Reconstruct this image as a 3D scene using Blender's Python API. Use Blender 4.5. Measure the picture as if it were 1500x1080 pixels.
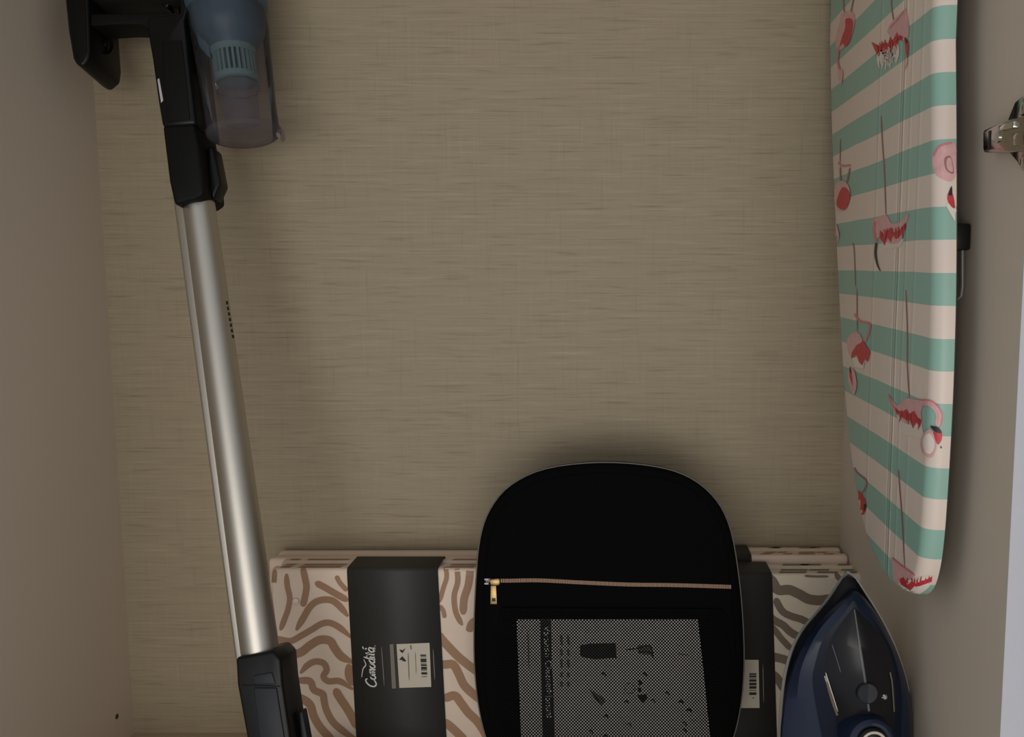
import bpy, bmesh, math, random
from mathutils import Vector, Matrix, geometry
from mathutils.bvhtree import BVHTree

random.seed(7)
for o in list(bpy.data.objects):
    bpy.data.objects.remove(o)
scene = bpy.context.scene
COL = scene.collection

# ------------------------------------------------------------------ camera
F, CX, CY = 1328.0, 900.0, 540.0            # focal length and principal point in photo pixels
PITCH = math.atan(150.0 / F)
CAM = Vector((0, 0, 0.604))
FWD = Vector((0, math.cos(PITCH), -math.sin(PITCH)))
UP = Vector((0, math.sin(PITCH), math.cos(PITCH)))
cd = bpy.data.cameras.new('camera')
cd.sensor_fit = 'HORIZONTAL'
cd.sensor_width = 36.0
cd.lens = F / 1500.0 * 36.0
cd.shift_x = (750.0 - CX) / 1500.0
cd.clip_start = 0.01
cam = bpy.data.objects.new('camera', cd)
cam.location = CAM
cam.rotation_euler = (math.pi / 2 - PITCH, 0, 0)
COL.objects.link(cam)
scene.camera = cam

# ------------------------------------------------------------------ world, light, exposure
world = bpy.data.worlds.new('room_light')
scene.world = world
world.use_nodes = True
bg = world.node_tree.nodes['Background']
bg.inputs['Color'].default_value = (0.93, 0.96, 1.0, 1)
bg.inputs['Strength'].default_value = 0.43

def area_light(name, loc, target, size, power, color):
    ld = bpy.data.lights.new(name, 'AREA')
    ld.shape = 'RECTANGLE'
    ld.size, ld.size_y = size
    ld.energy = power
    ld.color = color
    lo = bpy.data.objects.new(name, ld)
    lo.location = loc
    lo.rotation_euler = (Vector(target) - Vector(loc)).to_track_quat('-Z', 'Y').to_euler()
    COL.objects.link(lo)
    return lo
area_light('room_window', (-0.15, -2.1, 0.15), (-0.15, 1.1, 0.42), (2.4, 1.2), 28.0, (1.0, 0.95, 0.88))

vs = scene.view_settings
vs.view_transform = 'Standard'
vs.look = 'None'
vs.exposure = 0.0
vs.gamma = 1.0
vs.use_curve_mapping = False

# ------------------------------------------------------------------ pixel helpers
def ray(u, v):
    return (Vector((1, 0, 0)) * ((u - CX) / F) - UP * ((v - CY) / F) + FWD).normalized()
def atY(u, v, Y):
    d = ray(u, v)
    return CAM + d * ((Y - CAM.y) / d.y)
def atX(u, v, X):
    d = ray(u, v)
    return CAM + d * ((X - CAM.x) / d.x)
def onplane(u, v, p, n):
    d = ray(u, v)
    return CAM + d * ((p - CAM).dot(n) / d.dot(n))

def smooth(pts, n=6, closed=False):
    """Catmull-Rom through tuples of any length."""
    m = len(pts)
    out = []
    rng = range(m) if closed else range(m - 1)
    for i in rng:
        p0 = pts[(i - 1) % m] if closed or i > 0 else pts[i]
        p1 = pts[i]
        p2 = pts[(i + 1) % m]
        p3 = pts[(i + 2) % m] if closed or i + 2 < m else p2
        for k in range(n):
            t = k / n
            out.append(tuple(0.5 * (2*b + (c - a)*t + (2*a - 5*b + 4*c - d)*t*t + (3*b - a - 3*c + d)*t**3)
                             for a, b, c, d in zip(p0, p1, p2, p3)))
    if not closed:
        out.append(tuple(pts[-1]))
    return out

# ------------------------------------------------------------------ materials
def srgb(r, g, b):
    f = lambda c: (c/255/12.92) if c/255 <= 0.04045 else ((c/255 + 0.055)/1.055)**2.4
    return (f(r), f(g), f(b), 1)

def mat(name, color, rough=0.5, metal=0.0, spec=0.5, coat=0.0, var=0.06, nscale=60.0, bump=0.0, bscale=400.0, sheen=0.0):
    m = bpy.data.materials.new(name)
    m.use_nodes = True
    nt = m.node_tree
    b = nt.nodes['Principled BSDF']
    b.inputs['Roughness'].default_value = rough
    b.inputs['Metallic'].default_value = metal
    b.inputs['Specular IOR Level'].default_value = spec
    b.inputs['Coat Weight'].default_value = coat
    b.inputs['Coat Roughness'].default_value = 0.15
    b.inputs['Sheen Weight'].default_value = sheen
    tc = nt.nodes.new('ShaderNodeTexCoord')
    nz = nt.nodes.new('ShaderNodeTexNoise')
    nz.inputs['Scale'].default_value = nscale
    nz.inputs['Detail'].default_value = 3
    nt.links.new(tc.outputs['Object'], nz.inputs['Vector'])
    mx = nt.nodes.new('ShaderNodeMix')
    mx.data_type = 'RGBA'
    mx.inputs['A'].default_value = [c*(1 - var) for c in color[:3]] + [1]
    mx.inputs['B'].default_value = [min(1, c*(1 + var)) for c in color[:3]] + [1]
    nt.links.new(nz.outputs['Fac'], mx.inputs['Factor'])
    nt.links.new(mx.outputs['Result'], b.inputs['Base Color'])
    if bump:
        n2 = nt.nodes.new('ShaderNodeTexNoise')
        n2.inputs['Scale'].default_value = bscale
        nt.links.new(tc.outputs['Object'], n2.inputs['Vector'])
        bp = nt.nodes.new('ShaderNodeBump')
        bp.inputs['Strength'].default_value = bump
        bp.inputs['Distance'].default_value = 0.001
        nt.links.new(n2.outputs['Fac'], bp.inputs['Height'])
        nt.links.new(bp.outputs['Normal'], b.inputs['Normal'])
    return m

def linen(name, base, dark, light, hs, vs_, amount, bump):
    """Laminate with a woven look: stretched noise threads along two axes."""
    m = bpy.data.materials.new(name)
    m.use_nodes = True
    nt = m.node_tree
    N, L = nt.nodes, nt.links
    b = N['Principled BSDF']
    b.inputs['Roughness'].default_value = 0.55
    b.inputs['Specular IOR Level'].default_value = 0.35
    tc = N.new('ShaderNodeTexCoord')
    def threads(scale, lo, hi, seed):
        mp = N.new('ShaderNodeMapping')
        mp.inputs['Scale'].default_value = scale
        mp.inputs['Location'].default_value = (seed, seed*1.7, seed*0.6)
        L.new(tc.outputs['Object'], mp.inputs['Vector'])
        nz = N.new('ShaderNodeTexNoise')
        nz.inputs['Scale'].default_value = 1.0
        nz.inputs['Detail'].default_value = 2.0
        L.new(mp.outputs['Vector'], nz.inputs['Vector'])
        mr = N.new('ShaderNodeMapRange')
        mr.inputs['From Min'].default_value = lo
        mr.inputs['From Max'].default_value = hi
        L.new(nz.outputs['Fac'], mr.inputs['Value'])
        return mr.outputs['Result']
    def mix(f, a, bcol, k):
        ml = N.new('ShaderNodeMath'); ml.operation = 'MULTIPLY'
        L.new(f, ml.inputs[0]); ml.inputs[1].default_value = k
        mx = N.new('ShaderNodeMix'); mx.data_type = 'RGBA'
        L.new(ml.outputs[0], mx.inputs['Factor'])
        if hasattr(a, 'links'):
            L.new(a, mx.inputs['A'])
        else:
            mx.inputs['A'].default_value = a
        mx.inputs['B'].default_value = bcol
        return mx.outputs['Result']
    h = threads(hs, 0.56, 0.78, 0.0)
    h2 = threads(tuple(c*1.0 for c in hs), 0.56, 0.8, 13.7)
    h3 = threads((hs[0]*0.5, hs[1]*0.5, hs[2]*2.2), 0.35, 0.75, 5.1)
    v = threads(vs_, 0.60, 0.82, 3.3)
    v2 = threads(vs_, 0.60, 0.82, 23.3)
    c = mix(h3, base, dark, 0.35*amount)
    c = mix(h, c, dark, 0.95*amount)
    c = mix(h2, c, light, 0.75*amount)
    c = mix(v, c, dark, 0.34*amount)
    c = mix(v2, c, light, 0.3*amount)
    L.new(c, b.inputs['Base Color'])
    bp = N.new('ShaderNodeBump')
    bp.inputs['Strength'].default_value = bump
    bp.inputs['Distance'].default_value = 0.0006
    L.new(h3, bp.inputs['Height'])
    L.new(bp.outputs['Normal'], b.inputs['Normal'])
    return m

def clear_plastic(name, tint, gloss=0.12, rough=0.06, haze=0.0, hazecol=(0.5, 0.5, 0.5, 1)):
    m = bpy.data.materials.new(name)
    m.use_nodes = True
    nt = m.node_tree
    N, L = nt.nodes, nt.links
    out = N['Material Output']
    N.remove(N['Principled BSDF'])
    tr = N.new('ShaderNodeBsdfTransparent'); tr.inputs['Color'].default_value = tint
    gl = N.new('ShaderNodeBsdfGlossy'); gl.inputs['Roughness'].default_value = rough
    gl.inputs['Color'].default_value = (0.9, 0.9, 0.9, 1)
    lw = N.new('ShaderNodeLayerWeight'); lw.inputs['Blend'].default_value = gloss
    mx = N.new('ShaderNodeMixShader')
    L.new(lw.outputs['Fresnel'], mx.inputs['Fac'])
    L.new(tr.outputs[0], mx.inputs[1]); L.new(gl.outputs[0], mx.inputs[2])
    df = N.new('ShaderNodeBsdfDiffuse'); df.inputs['Color'].default_value = hazecol
    m2 = N.new('ShaderNodeMixShader')
    nz = N.new('ShaderNodeTexNoise'); nz.inputs['Scale'].default_value = 25.0
    ml = N.new('ShaderNodeMath'); ml.operation = 'MULTIPLY'; ml.inputs[1].default_value = haze*2
    L.new(nz.outputs['Fac'], ml.inputs[0]); L.new(ml.outputs[0], m2.inputs['Fac'])
    L.new(mx.outputs[0], m2.inputs[1]); L.new(df.outputs[0], m2.inputs[2])
    L.new(m2.outputs[0], out.inputs['Surface'])
    return m

def mesh_net(name, color, scale, openness):
    """Woven net: round holes on a 45 degree grid, object space."""
    m = bpy.data.materials.new(name)
    m.use_nodes = True
    nt = m.node_tree
    N, L = nt.nodes, nt.links
    b = N['Principled BSDF']
    b.inputs['Base Color'].default_value = color
    b.inputs['Roughness'].default_value = 0.9
    b.inputs['Specular IOR Level'].default_value = 0.1
    tc = N.new('ShaderNodeTexCoord')
    mp = N.new('ShaderNodeMapping')
    mp.inputs['Rotation'].default_value = (0, math.radians(45), 0)
    mp.inputs['Scale'].default_value = (scale, 0.0, scale)
    L.new(tc.outputs['Object'], mp.inputs['Vector'])
    fr = N.new('ShaderNodeVectorMath'); fr.operation = 'FRACTION'
    L.new(mp.outputs['Vector'], fr.inputs[0])
    sb = N.new('ShaderNodeVectorMath'); sb.operation = 'SUBTRACT'; sb.inputs[1].default_value = (0.5, 0, 0.5)
    L.new(fr.outputs[0], sb.inputs[0])
    ln = N.new('ShaderNodeVectorMath'); ln.operation = 'LENGTH'
    L.new(sb.outputs[0], ln.inputs[0])
    lt = N.new('ShaderNodeMath'); lt.operation = 'LESS_THAN'; lt.inputs[1].default_value = openness
    L.new(ln.outputs['Value'], lt.inputs[0])
    tr = N.new('ShaderNodeBsdfTransparent')
    mx = N.new('ShaderNodeMixShader')
    L.new(lt.outputs[0], mx.inputs['Fac'])
    L.new(b.outputs[0], mx.inputs[1]); L.new(tr.outputs[0], mx.inputs[2])
    L.new(mx.outputs[0], N['Material Output'].inputs['Surface'])
    return m

def stripe_fabric(name, ca, cb, period, phase, folds):
    """Printed cotton: horizontal stripes in z, plus fine vertical creases as bump."""
    m = bpy.data.materials.new(name)
    m.use_nodes = True
    nt = m.node_tree
    N, L = nt.nodes, nt.links
    b = N['Principled BSDF']
    b.inputs['Roughness'].default_value = 0.36
    b.inputs['Specular IOR Level'].default_value = 0.5
    tc = N.new('ShaderNodeTexCoord')
    sp = N.new('ShaderNodeSeparateXYZ'); L.new(tc.outputs['Object'], sp.inputs[0])
    def math_(op, a, bb=None):
        n = N.new('ShaderNodeMath'); n.operation = op
        for i, x in enumerate((a, bb)):
            if x is None: continue
            if isinstance(x, (int, float)): n.inputs[i].default_value = x
            else: L.new(x, n.inputs[i])
        return n.outputs[0]
    nz = N.new('ShaderNodeTexNoise'); nz.inputs['Scale'].default_value = 6.0
    L.new(tc.outputs['Object'], nz.inputs['Vector'])
    wob = math_('MULTIPLY', math_('SUBTRACT', nz.outputs['Fac'], 0.5), 0.004)
    t = math_('FRACT', math_('DIVIDE', math_('ADD', math_('ADD', sp.outputs['Z'], phase), wob), period))
    f = math_('LESS_THAN', t, 0.5)
    mx = N.new('ShaderNodeMix'); mx.data_type = 'RGBA'
    mx.inputs['A'].default_value = ca; mx.inputs['B'].default_value = cb
    L.new(f, mx.inputs['Factor'])
    L.new(mx.outputs['Result'], b.inputs['Base Color'])
    h = None
    for y0, w, a in folds:
        d = math_('DIVIDE', math_('SUBTRACT', math_('ADD', sp.outputs['Y'], wob), y0), w)
        g = math_('MULTIPLY', math_('POWER', 2.718, math_('MULTIPLY', math_('MULTIPLY', d, d), -1.0)), a)
        h = g if h is None else math_('ADD', h, g)
    n2 = N.new('ShaderNodeTexNoise'); n2.inputs['Scale'].default_value = 1500.0
    L.new(tc.outputs['Object'], n2.inputs['Vector'])
    h = math_('ADD', h, math_('MULTIPLY', n2.outputs['Fac'], 0.03))
    bp = N.new('ShaderNodeBump'); bp.inputs['Distance'].default_value = 0.0016; bp.inputs['Strength'].default_value = 0.7
    L.new(h, bp.inputs['Height']); L.new(bp.outputs['Normal'], b.inputs['Normal'])
    return m

M = {}
M['linen'] = linen('linen_laminate', srgb(164, 150, 125), srgb(120, 106, 85), srgb(184, 171, 145), (15, 15, 330), (330, 330, 15), 0.62, 0.25)
M['panel'] = mat('greige_laminate', srgb(208, 194, 177), 0.5, spec=0.35, var=0.02, nscale=4, bump=0.05, bscale=900)
M['shelf'] = mat('shelf_laminate', srgb(186, 168, 144), 0.5, spec=0.35, var=0.03, nscale=8)
M['white_edge'] = mat('white_edge_band', srgb(200, 200, 206), 0.5, var=0.02, nscale=80, bump=0.15, bscale=500)
M['speck'] = mat('dark_speck', srgb(60, 48, 38), 0.7)
M['black'] = mat('black_plastic', srgb(12, 12, 13), 0.4, spec=0.3, var=0.1)
M['black_matte'] = mat('matte_black_plastic', srgb(11, 11, 11), 0.6, spec=0.2, var=0.1)
M['black_gloss'] = mat('glossy_black_plastic', srgb(10, 11, 13), 0.3, spec=0.3, var=0.1)
M['charcoal'] = mat('charcoal_plastic', srgb(34, 37, 43), 0.45, spec=0.3, var=0.06)
M['grey_plastic'] = mat('dark_grey_plastic', srgb(78, 72, 66), 0.6)
M['grey_dark'] = mat('soft_black_plastic', srgb(34, 32, 30), 0.6, spec=0.3)
M['aluminium'] = mat('brushed_aluminium', srgb(200, 195, 186), 0.42, metal=1.0, var=0.03, nscale=200)
M['steel'] = mat('polished_steel', srgb(215, 213, 208), 0.16, metal=1.0, var=0.03)
M['wire'] = mat('grey_wire', srgb(120, 118, 114), 0.5, metal=0.3)
M['chrome'] = mat('chrome_plate', srgb(168, 164, 154), 0.14, metal=1.0, var=0.03)
M['sole'] = mat('satin_soleplate', srgb(172, 170, 166), 0.45, metal=0.2, var=0.04)
M['gold'] = mat('gold_metal', srgb(176, 146, 100), 0.38, metal=1.0, var=0.05)
M['copper'] = mat('copper_zip_teeth', srgb(140, 110, 90), 0.5, metal=0.4, var=0.12, nscale=300)
M['ink'] = mat('dark_ink', srgb(40, 38, 36), 0.6)
M['ink_grey'] = mat('grey_ink', srgb(128, 120, 110), 0.6)
M['silver_mark'] = mat('silver_marking', srgb(190, 188, 196), 0.4)
M['blue'] = mat('blue_plastic', srgb(64, 86, 100), 0.4, spec=0.3, var=0.08)
M['mint_plastic'] = mat('pale_teal_plastic', srgb(98, 122, 124), 0.4, spec=0.3, var=0.06)
M['slot'] = mat('slot_dark', srgb(22, 34, 38), 0.7)
M['cup'] = clear_plastic('clear_smoke_plastic', (0.86, 0.84, 0.86, 1), 0.14, 0.05, 0.07, srgb(142, 140, 144))
M['cup_inner'] = clear_plastic('clear_inner_plastic', (0.82, 0.80, 0.83, 1), 0.12, 0.1, 0.14, srgb(146, 142, 148))
M['bag'] = mat('black_fabric', srgb(8, 8, 8), 0.9, spec=0.08, var=0.15, nscale=300, bump=0.25, bscale=1800)
M['piping'] = mat('grey_piping', srgb(104, 101, 96), 0.6)
M['net'] = mesh_net('black_net', srgb(10, 9, 9), 400.0, 0.335)
M['paper'] = mat('white_paper', srgb(226, 220, 214), 0.6, var=0.02)
M['fabric_tan'] = mat('cream_cotton', srgb(236, 214, 194), 0.6, spec=0.4, coat=0.12, var=0.05, nscale=40, bump=0.25, bscale=120)
M['fabric_grey'] = mat('ivory_cotton', srgb(232, 218, 196), 0.6, spec=0.4, coat=0.12, var=0.05, nscale=40, bump=0.25, bscale=120)
M['tan'] = mat('tan_print', srgb(168, 130, 100), 0.6, coat=0.1, var=0.08)
M['taupe'] = mat('taupe_print', srgb(128, 114, 96), 0.6, coat=0.1, var=0.08)
M['ochre'] = mat('ochre_print', srgb(170, 138, 96), 0.6, coat=0.1, var=0.08)
M['card'] = mat('charcoal_cardboard', srgb(54, 53, 51), 0.55, spec=0.4, var=0.05, nscale=20)
M['white_print'] = mat('white_print', srgb(222, 218, 212), 0.5, var=0.02)
M['label'] = mat('label_paper', srgb(206, 196, 178), 0.5, var=0.03)
M['button'] = mat('white_button', srgb(232, 222, 208), 0.3)
M['navy'] = mat('navy_plastic', srgb(22, 34, 56), 0.32, spec=0.35, coat=0.05, var=0.06)
M['navy_dark'] = mat('deep_navy_plastic', srgb(12, 20, 38), 0.4, spec=0.18, var=0.06)
M['skirt'] = mat('blue_black_skirt', srgb(8, 9, 15), 0.5, spec=0.12)
M['tank'] = mat('smoked_tank', srgb(22, 22, 26), 0.3, spec=0.3, coat=0.1, var=0.08)
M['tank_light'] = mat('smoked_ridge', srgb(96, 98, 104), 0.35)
M['pink'] = mat('pale_pink_print', srgb(222, 172, 170), 0.4, var=0.22, nscale=160)
M['pink2'] = mat('rose_print', srgb(216, 128, 136), 0.4, var=0.12, nscale=120)
M['red'] = mat('red_print', srgb(200, 56, 66), 0.4, var=0.4, nscale=260)
M['cream'] = mat('cream_print', srgb(234, 220, 208), 0.4, var=0.03)
M['leg'] = mat('mauve_print', srgb(158, 112, 112), 0.4, var=0.1)
M['bill'] = mat('black_print', srgb(40, 26, 30), 0.4)

# ------------------------------------------------------------------ object helpers
def tag(o, label=None, cat=None, group=None, kind=None):
    if label: o['label'] = label
    if cat: o['category'] = cat
    if group: o['group'] = group
    if kind: o['kind'] = kind
    return o

def root(name, loc, label, cat, group=None):
    o = bpy.data.objects.new(name, None)
    o.location = loc
    o.empty_display_size = 0.05
    COL.objects.link(o)
    return tag(o, label, cat, group)

def origin_of(p):
    v = Vector((0, 0, 0))
    while p is not None:
        v += Vector(p.location)
        p = p.parent
    return v

def link(name, me, m, parent, shade=None):
    o = bpy.data.objects.new(name, me)
    for x in (m if isinstance(m, (list, tuple)) else [m]):
        me.materials.append(x)
    COL.objects.link(o)
    if parent is not None:
        o.parent = parent
    if shade is not None:
        for p in me.polygons:
            p.use_smooth = True
        me.set_sharp_from_angle(angle=math.radians(shade))
    return o

def obj(name, verts, faces, m, parent=None, shade=None, midx=None, at=None):
    """World-space verts; a top-level mesh gets its origin at `at`."""
    off = origin_of(parent) if parent is not None else Vector(at or (0, 0, 0))
    me = bpy.data.meshes.new(name)
    me.from_pydata([tuple(Vector(v) - off) for v in verts], [], faces)
    if midx:
        for p, i in zip(me.polygons, midx): p.material_index = i
    bm = bmesh.new(); bm.from_mesh(me)
    bmesh.ops.recalc_face_normals(bm, faces=bm.faces)
    bm.to_mesh(me); bm.free()
    o = link(name, me, m, parent, shade)
    if parent is None: o.location = off
    return o

def solid(name, build, m, parent=None, bevel=0.0, seg=2, shade=35, at=None):
    """build(bm) adds world-space geometry, edges sharper than 25 degrees get a bevel."""
    off = origin_of(parent) if parent is not None else Vector(at or (0, 0, 0))
    bm = bmesh.new()
    build(bm)
    bmesh.ops.recalc_face_normals(bm, faces=bm.faces)
    if bevel:
        es = [e for e in bm.edges if len(e.link_faces) == 2 and e.calc_face_angle(0) > math.radians(25)]
        bmesh.ops.bevel(bm, geom=es, offset=bevel, offset_type='OFFSET', segments=seg, profile=0.5, affect='EDGES', clamp_overlap=True)
    bmesh.ops.translate(bm, verts=bm.verts, vec=-off)
    me = bpy.data.meshes.new(name)
    bm.to_mesh(me); bm.free()
    o = link(name, me, m, parent, shade)
    if parent is None: o.location = off
    return o

def add_box(bm, lo, hi):
    vs = [bm.verts.new((x, y, z)) for x in (lo[0], hi[0]) for y in (lo[1], hi[1]) for z in (lo[2], hi[2])]
    for f in ((0, 1, 3, 2), (4, 6, 7, 5), (0, 4, 5, 1), (2, 3, 7, 6), (0, 2, 6, 4), (1, 5, 7, 3)):
        bm.faces.new([vs[i] for i in f])
def box(name, lo, hi, m, parent=None, bevel=0.0, at=None):
    c = [(a + b)/2 for a, b in zip(lo, hi)]
    return solid(name, lambda bm: add_box(bm, lo, hi), m, parent, bevel, at=at or (c[0], c[1], lo[2]))

def add_prism(bm, a, b):
    """two matching loops of world points"""
    va = [bm.verts.new(p) for p in a]; vb = [bm.verts.new(p) for p in b]
    n = len(a)
    bm.faces.new(va); bm.faces.new(vb[::-1])
    for i in range(n):
        bm.faces.new((va[i], vb[i], vb[(i+1) % n], va[(i+1) % n]))

def frame_for(d):
    d = d.normalized()
    s = Vector((0, 1, 0)) if abs(d.y) < 0.9 else Vector((1, 0, 0))
    x = d.cross(s).normalized()
    return x, d.cross(x).normalized()

def add_tube(bm, pts, rad, n=16, cap=True):
    pts = [Vector(p) for p in pts]
    rad = rad if isinstance(rad, (list, tuple)) else [rad]*len(pts)
    rings = []
    px = None
    for i, p in enumerate(pts):
        d = (pts[min(i+1, len(pts)-1)] - pts[max(i-1, 0)]).normalized()
        if px is None: x, y = frame_for(d)
        else:
            x = (px - d*px.dot(d)).normalized(); y = d.cross(x)
        px = x
        rings.append([bm.verts.new(p + (x*math.cos(2*math.pi*k/n) + y*math.sin(2*math.pi*k/n))*rad[i]) for k in range(n)])
    for a, b in zip(rings, rings[1:]):
        for k in range(n):
            bm.faces.new((a[k], a[(k+1) % n], b[(k+1) % n], b[k]))
    if cap:
        bm.faces.new(rings[0][::-1]); bm.faces.new(rings[-1])
def tube(name, pts, rad, m, parent=None, n=16, at=None):
    return solid(name, lambda bm: add_tube(bm, pts, rad, n), m, parent, at=at, shade=40)

def loft(name, rings, m, parent, closed=True, cap0=False, cap1=False, shade=35):
    verts, faces = [], []
    n = len(rings[0])
    for r in rings: verts += r
    for i in range(len(rings)-1):
        for k in range(n if closed else n-1):
            a, b = i*n + k, i*n + (k+1) % n
            faces.append((a, b, b+n, a+n))
    if cap0: faces.append(tuple(range(n))[::-1])
    if cap1: faces.append(tuple(range((len(rings)-1)*n, len(rings)*n)))
    return obj(name, verts, faces, m, parent, shade)

# -------- flat print on a surface: photo outlines carried on to the surface they are printed on
class Surface:
    def __init__(self, o):
        off = origin_of(o)
        me = o.data
        self.t = BVHTree.FromPolygons([tuple(v.co + off) for v in me.vertices], [tuple(p.vertices) for p in me.polygons])
    def hit(self, u, v, lift):
        d = ray(u, v)
        p, n, i, dist = self.t.ray_cast(CAM, d)
        if p is None: return None
        if n.dot(d) > 0: n = -n
        return p + n*lift
class Plane:
    def __init__(self, p, n): self.p, self.n = Vector(p), Vector(n).normalized()
    def hit(self, u, v, lift):
        return onplane(u, v, self.p, self.n) + self.n*lift

class Print:
    def __init__(self, surf): self.s = surf; self.v = []; self.f = []; self.mi = []; self.mats = []
    def _m(self, name):
        if name not in self.mats: self.mats.append(name)
        return self.mats.index(name)
    def ribbon(self, pts, w, m, lift=0.0004, n=5):
        """pts in photo px, w width in px (number, or (start, middle, end))"""
        if len(pts) == 1: return
        s = smooth(pts, n) if len(pts) > 2 else [tuple(a + (b-a)*k/6 for a, b in zip(*pts)) for k in range(7)]
        mi = self._m(m); prev = None
        for i, p in enumerate(s):
            t = i/(len(s)-1)
            if isinstance(w, (int, float)): ww = w*min(1.0, 0.35 + 6*min(t, 1-t))
            else: ww = (w[0]*(1-2*t) + w[1]*2*t) if t < .5 else (w[1]*(2-2*t) + w[2]*(2*t-1))
            a, b = s[max(i-1, 0)], s[min(i+1, len(s)-1)]
            dx, dy = b[0]-a[0], b[1]-a[1]; L = math.hypot(dx, dy) or 1
            nx, ny = -dy/L*ww/2, dx/L*ww/2
            q = [self.s.hit(p[0]+nx, p[1]+ny, lift), self.s.hit(p[0], p[1], lift), self.s.hit(p[0]-nx, p[1]-ny, lift)]
            if any(x is None for x in q): prev = None; continue
            k = len(self.v); self.v += q
            if prev is not None:
                for j in (0, 1):
                    self.f.append((prev+j, prev+j+1, k+j+1, k+j)); self.mi.append(mi)
            prev = k
    def poly(self, pts, m, lift=0.0003, step=4.0, soft=False):
        if soft: pts = smooth(pts, 4, True)
        out = []
        for a, b in zip(pts, list(pts[1:]) + [pts[0]]):
            k = max(1, int(math.hypot(b[0]-a[0], b[1]-a[1])/step))
            out += [(a[0]+(b[0]-a[0])*i/k, a[1]+(b[1]-a[1])*i/k) for i in range(k)]
        n = len(out)
        grid = []
        x0, x1 = min(p[0] for p in out), max(p[0] for p in out)
        y0, y1 = min(p[1] for p in out), max(p[1] for p in out)
        x = x0 + step/2
        while x < x1:
            y = y0 + step/2
            while y < y1:
                grid.append((x, y)); y += step
            x += step
        vs_, es_, fs_, *_ = geometry.delaunay_2d_cdt([Vector(p) for p in out + grid], [(i, (i+1) % n) for i in range(n)], [list(range(n))], 1, 1e-4)
        mi = self._m(m); base = len(self.v); ok = []
        for p in vs_:
            h = self.s.hit(p[0], p[1], lift)
            ok.append(h is not None); self.v.append(h or Vector((0, 0, 0)))
        for f in fs_:
            if all(ok[i] for i in f):
                self.f.append(tuple(base + i for i in f)); self.mi.append(mi)
    def build(self, name, parent):
        used = sorted({i for f in self.f for i in f}); ix = {k: i for i, k in enumerate(used)}
        return obj(name, [self.v[i] for i in used], [tuple(ix[i] for i in f) for f in self.f], [M[k] for k in self.mats], parent, midx=self.mi)

def zoomed(x0, y0, s):
    return lambda *pts: [(x0 + a/s, y0 + b/s) for a, b in pts]

# ------------------------------------------------------------------ the wardrobe compartment
YB = 1.12                                   # back panel
XL = atY(167, 600, YB).x
XR = 0.287                                  # right side panel
YF = 0.641                                  # front edges of the side panels
ZT = 1.27
T = 0.025
def struct(o): o['kind'] = 'structure'; return o
wall_back = struct(box('wall_back', (XL - T, YB, -T), (XR + T, YB + 0.012, ZT + T), M['linen']))
wall_left = struct(box('wall_left', (XL - T, YF, -T), (XL, YB, ZT + T), M['panel']))
wall_right = struct(box('wall_right', (XR, YF, -T), (XR + T, YB, ZT + T), M['panel']))
floor = struct(box('floor', (XL, YF, -T), (XR, YB, 0.0), M['shelf']))
ceiling = struct(box('ceiling', (XL, YF, ZT), (XR, YB, ZT + T), M['panel']))
struct(box('trim_1', (XR, YF - 0.0015, -T), (XR + T, YF - 0.0001, ZT + T), M['white_edge']))
struct(box('trim_2', (XL - T, YF - 0.0015, -T), (XL, YF - 0.0001, ZT + T), M['white_edge']))
# the open door on the right, swung back past the side panel's front edge
dp = Vector((XR + T + 0.004, YF - 0.004, 0))
dx_ = Vector((math.sin(math.radians(14)), -math.cos(math.radians(14)), 0)); dy_ = Vector((dx_.y*-1, dx_.x, 0))
def doorb(bm):
    a = [dp, dp + dx_*0.44, dp + dx_*0.44 + dy_*0.018, dp + dy_*0.018]
    add_prism(bm, [p + Vector((0, 0, -T)) for p in a], [p + Vector((0, 0, ZT + T)) for p in a])
struct(solid('door_1', doorb, M['white_edge'], None, 0.0008, at=(dp.x, dp.y, -T)))
# dark drilled mark on the left side panel
c = atX(171, 1050, XL)
bmk = lambda bm: add_tube(bm, [c + Vector((-0.0005, 0, 0)), c + Vector((0.0006, 0, 0))], 0.0032, 12)
solid('peg_hole', bmk, M['speck'], wall_left)

# ------------------------------------------------------------------ ironing board on the right panel
XF = 0.250                                   # printed face
near = [(1369, 60), (1370, 200), (1370, 350), (1369, 450), (1366, 560), (1362, 650), (1358, 720), (1354, 780), (1349, 825), (1342, 855)]
tip = [(1333, 869), (1324, 870)]
far = [(1311, 864), (1292, 845), (1271, 803), (1256, 745), (1244, 670), (1234, 570), (1226, 430), (1220, 300), (1216, 200), (1213, 60)]
pts = smooth(near + tip + far, 5)
loop = [atX(u, v, XF) for u, v in pts]
loop = [(p.y, p.z) for p in loop]
y_n, y_f = loop[0][0], loop[-1][0]
ZB = 1.22
top_l = [(y_f, ZB - 0.06), (y_f - 0.02, ZB - 0.015), (y_f - 0.06, ZB), (y_n + 0.06, ZB), (y_n + 0.02, ZB - 0.015), (y_n, ZB - 0.06)]
loop = loop + top_l
z_nose = min(p[1] for p in loop)
board = root('ironing_board', (XR - 0.01, sum((y_n, y_f))/2, z_nose), 'ironing board in a mint striped flamingo cover, hanging nose down on the side panel', 'ironing board')
def inset(lp, d):
    n = len(lp); out = []
    for i in range(n):
        a, b = Vector(lp[i-1]), Vector(lp[(i+1) % n])
        t = (b - a).normalized()
        out.append(Vector(lp[i]) + Vector((-t.y, t.x))*d)
    return out
area = sum(a[0]*b[1] - b[0]*a[1] for a, b in zip(loop, loop[1:] + loop[:1]))
sg = 1.0 if area > 0 else -1.0
PER = (atX(1370, 97, XF).z - atX(1357, 676, XF).z)/6
fold_at = lambda u, w, a: (atX(u, 250, XF).y - board.location.y, w, a)
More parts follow.
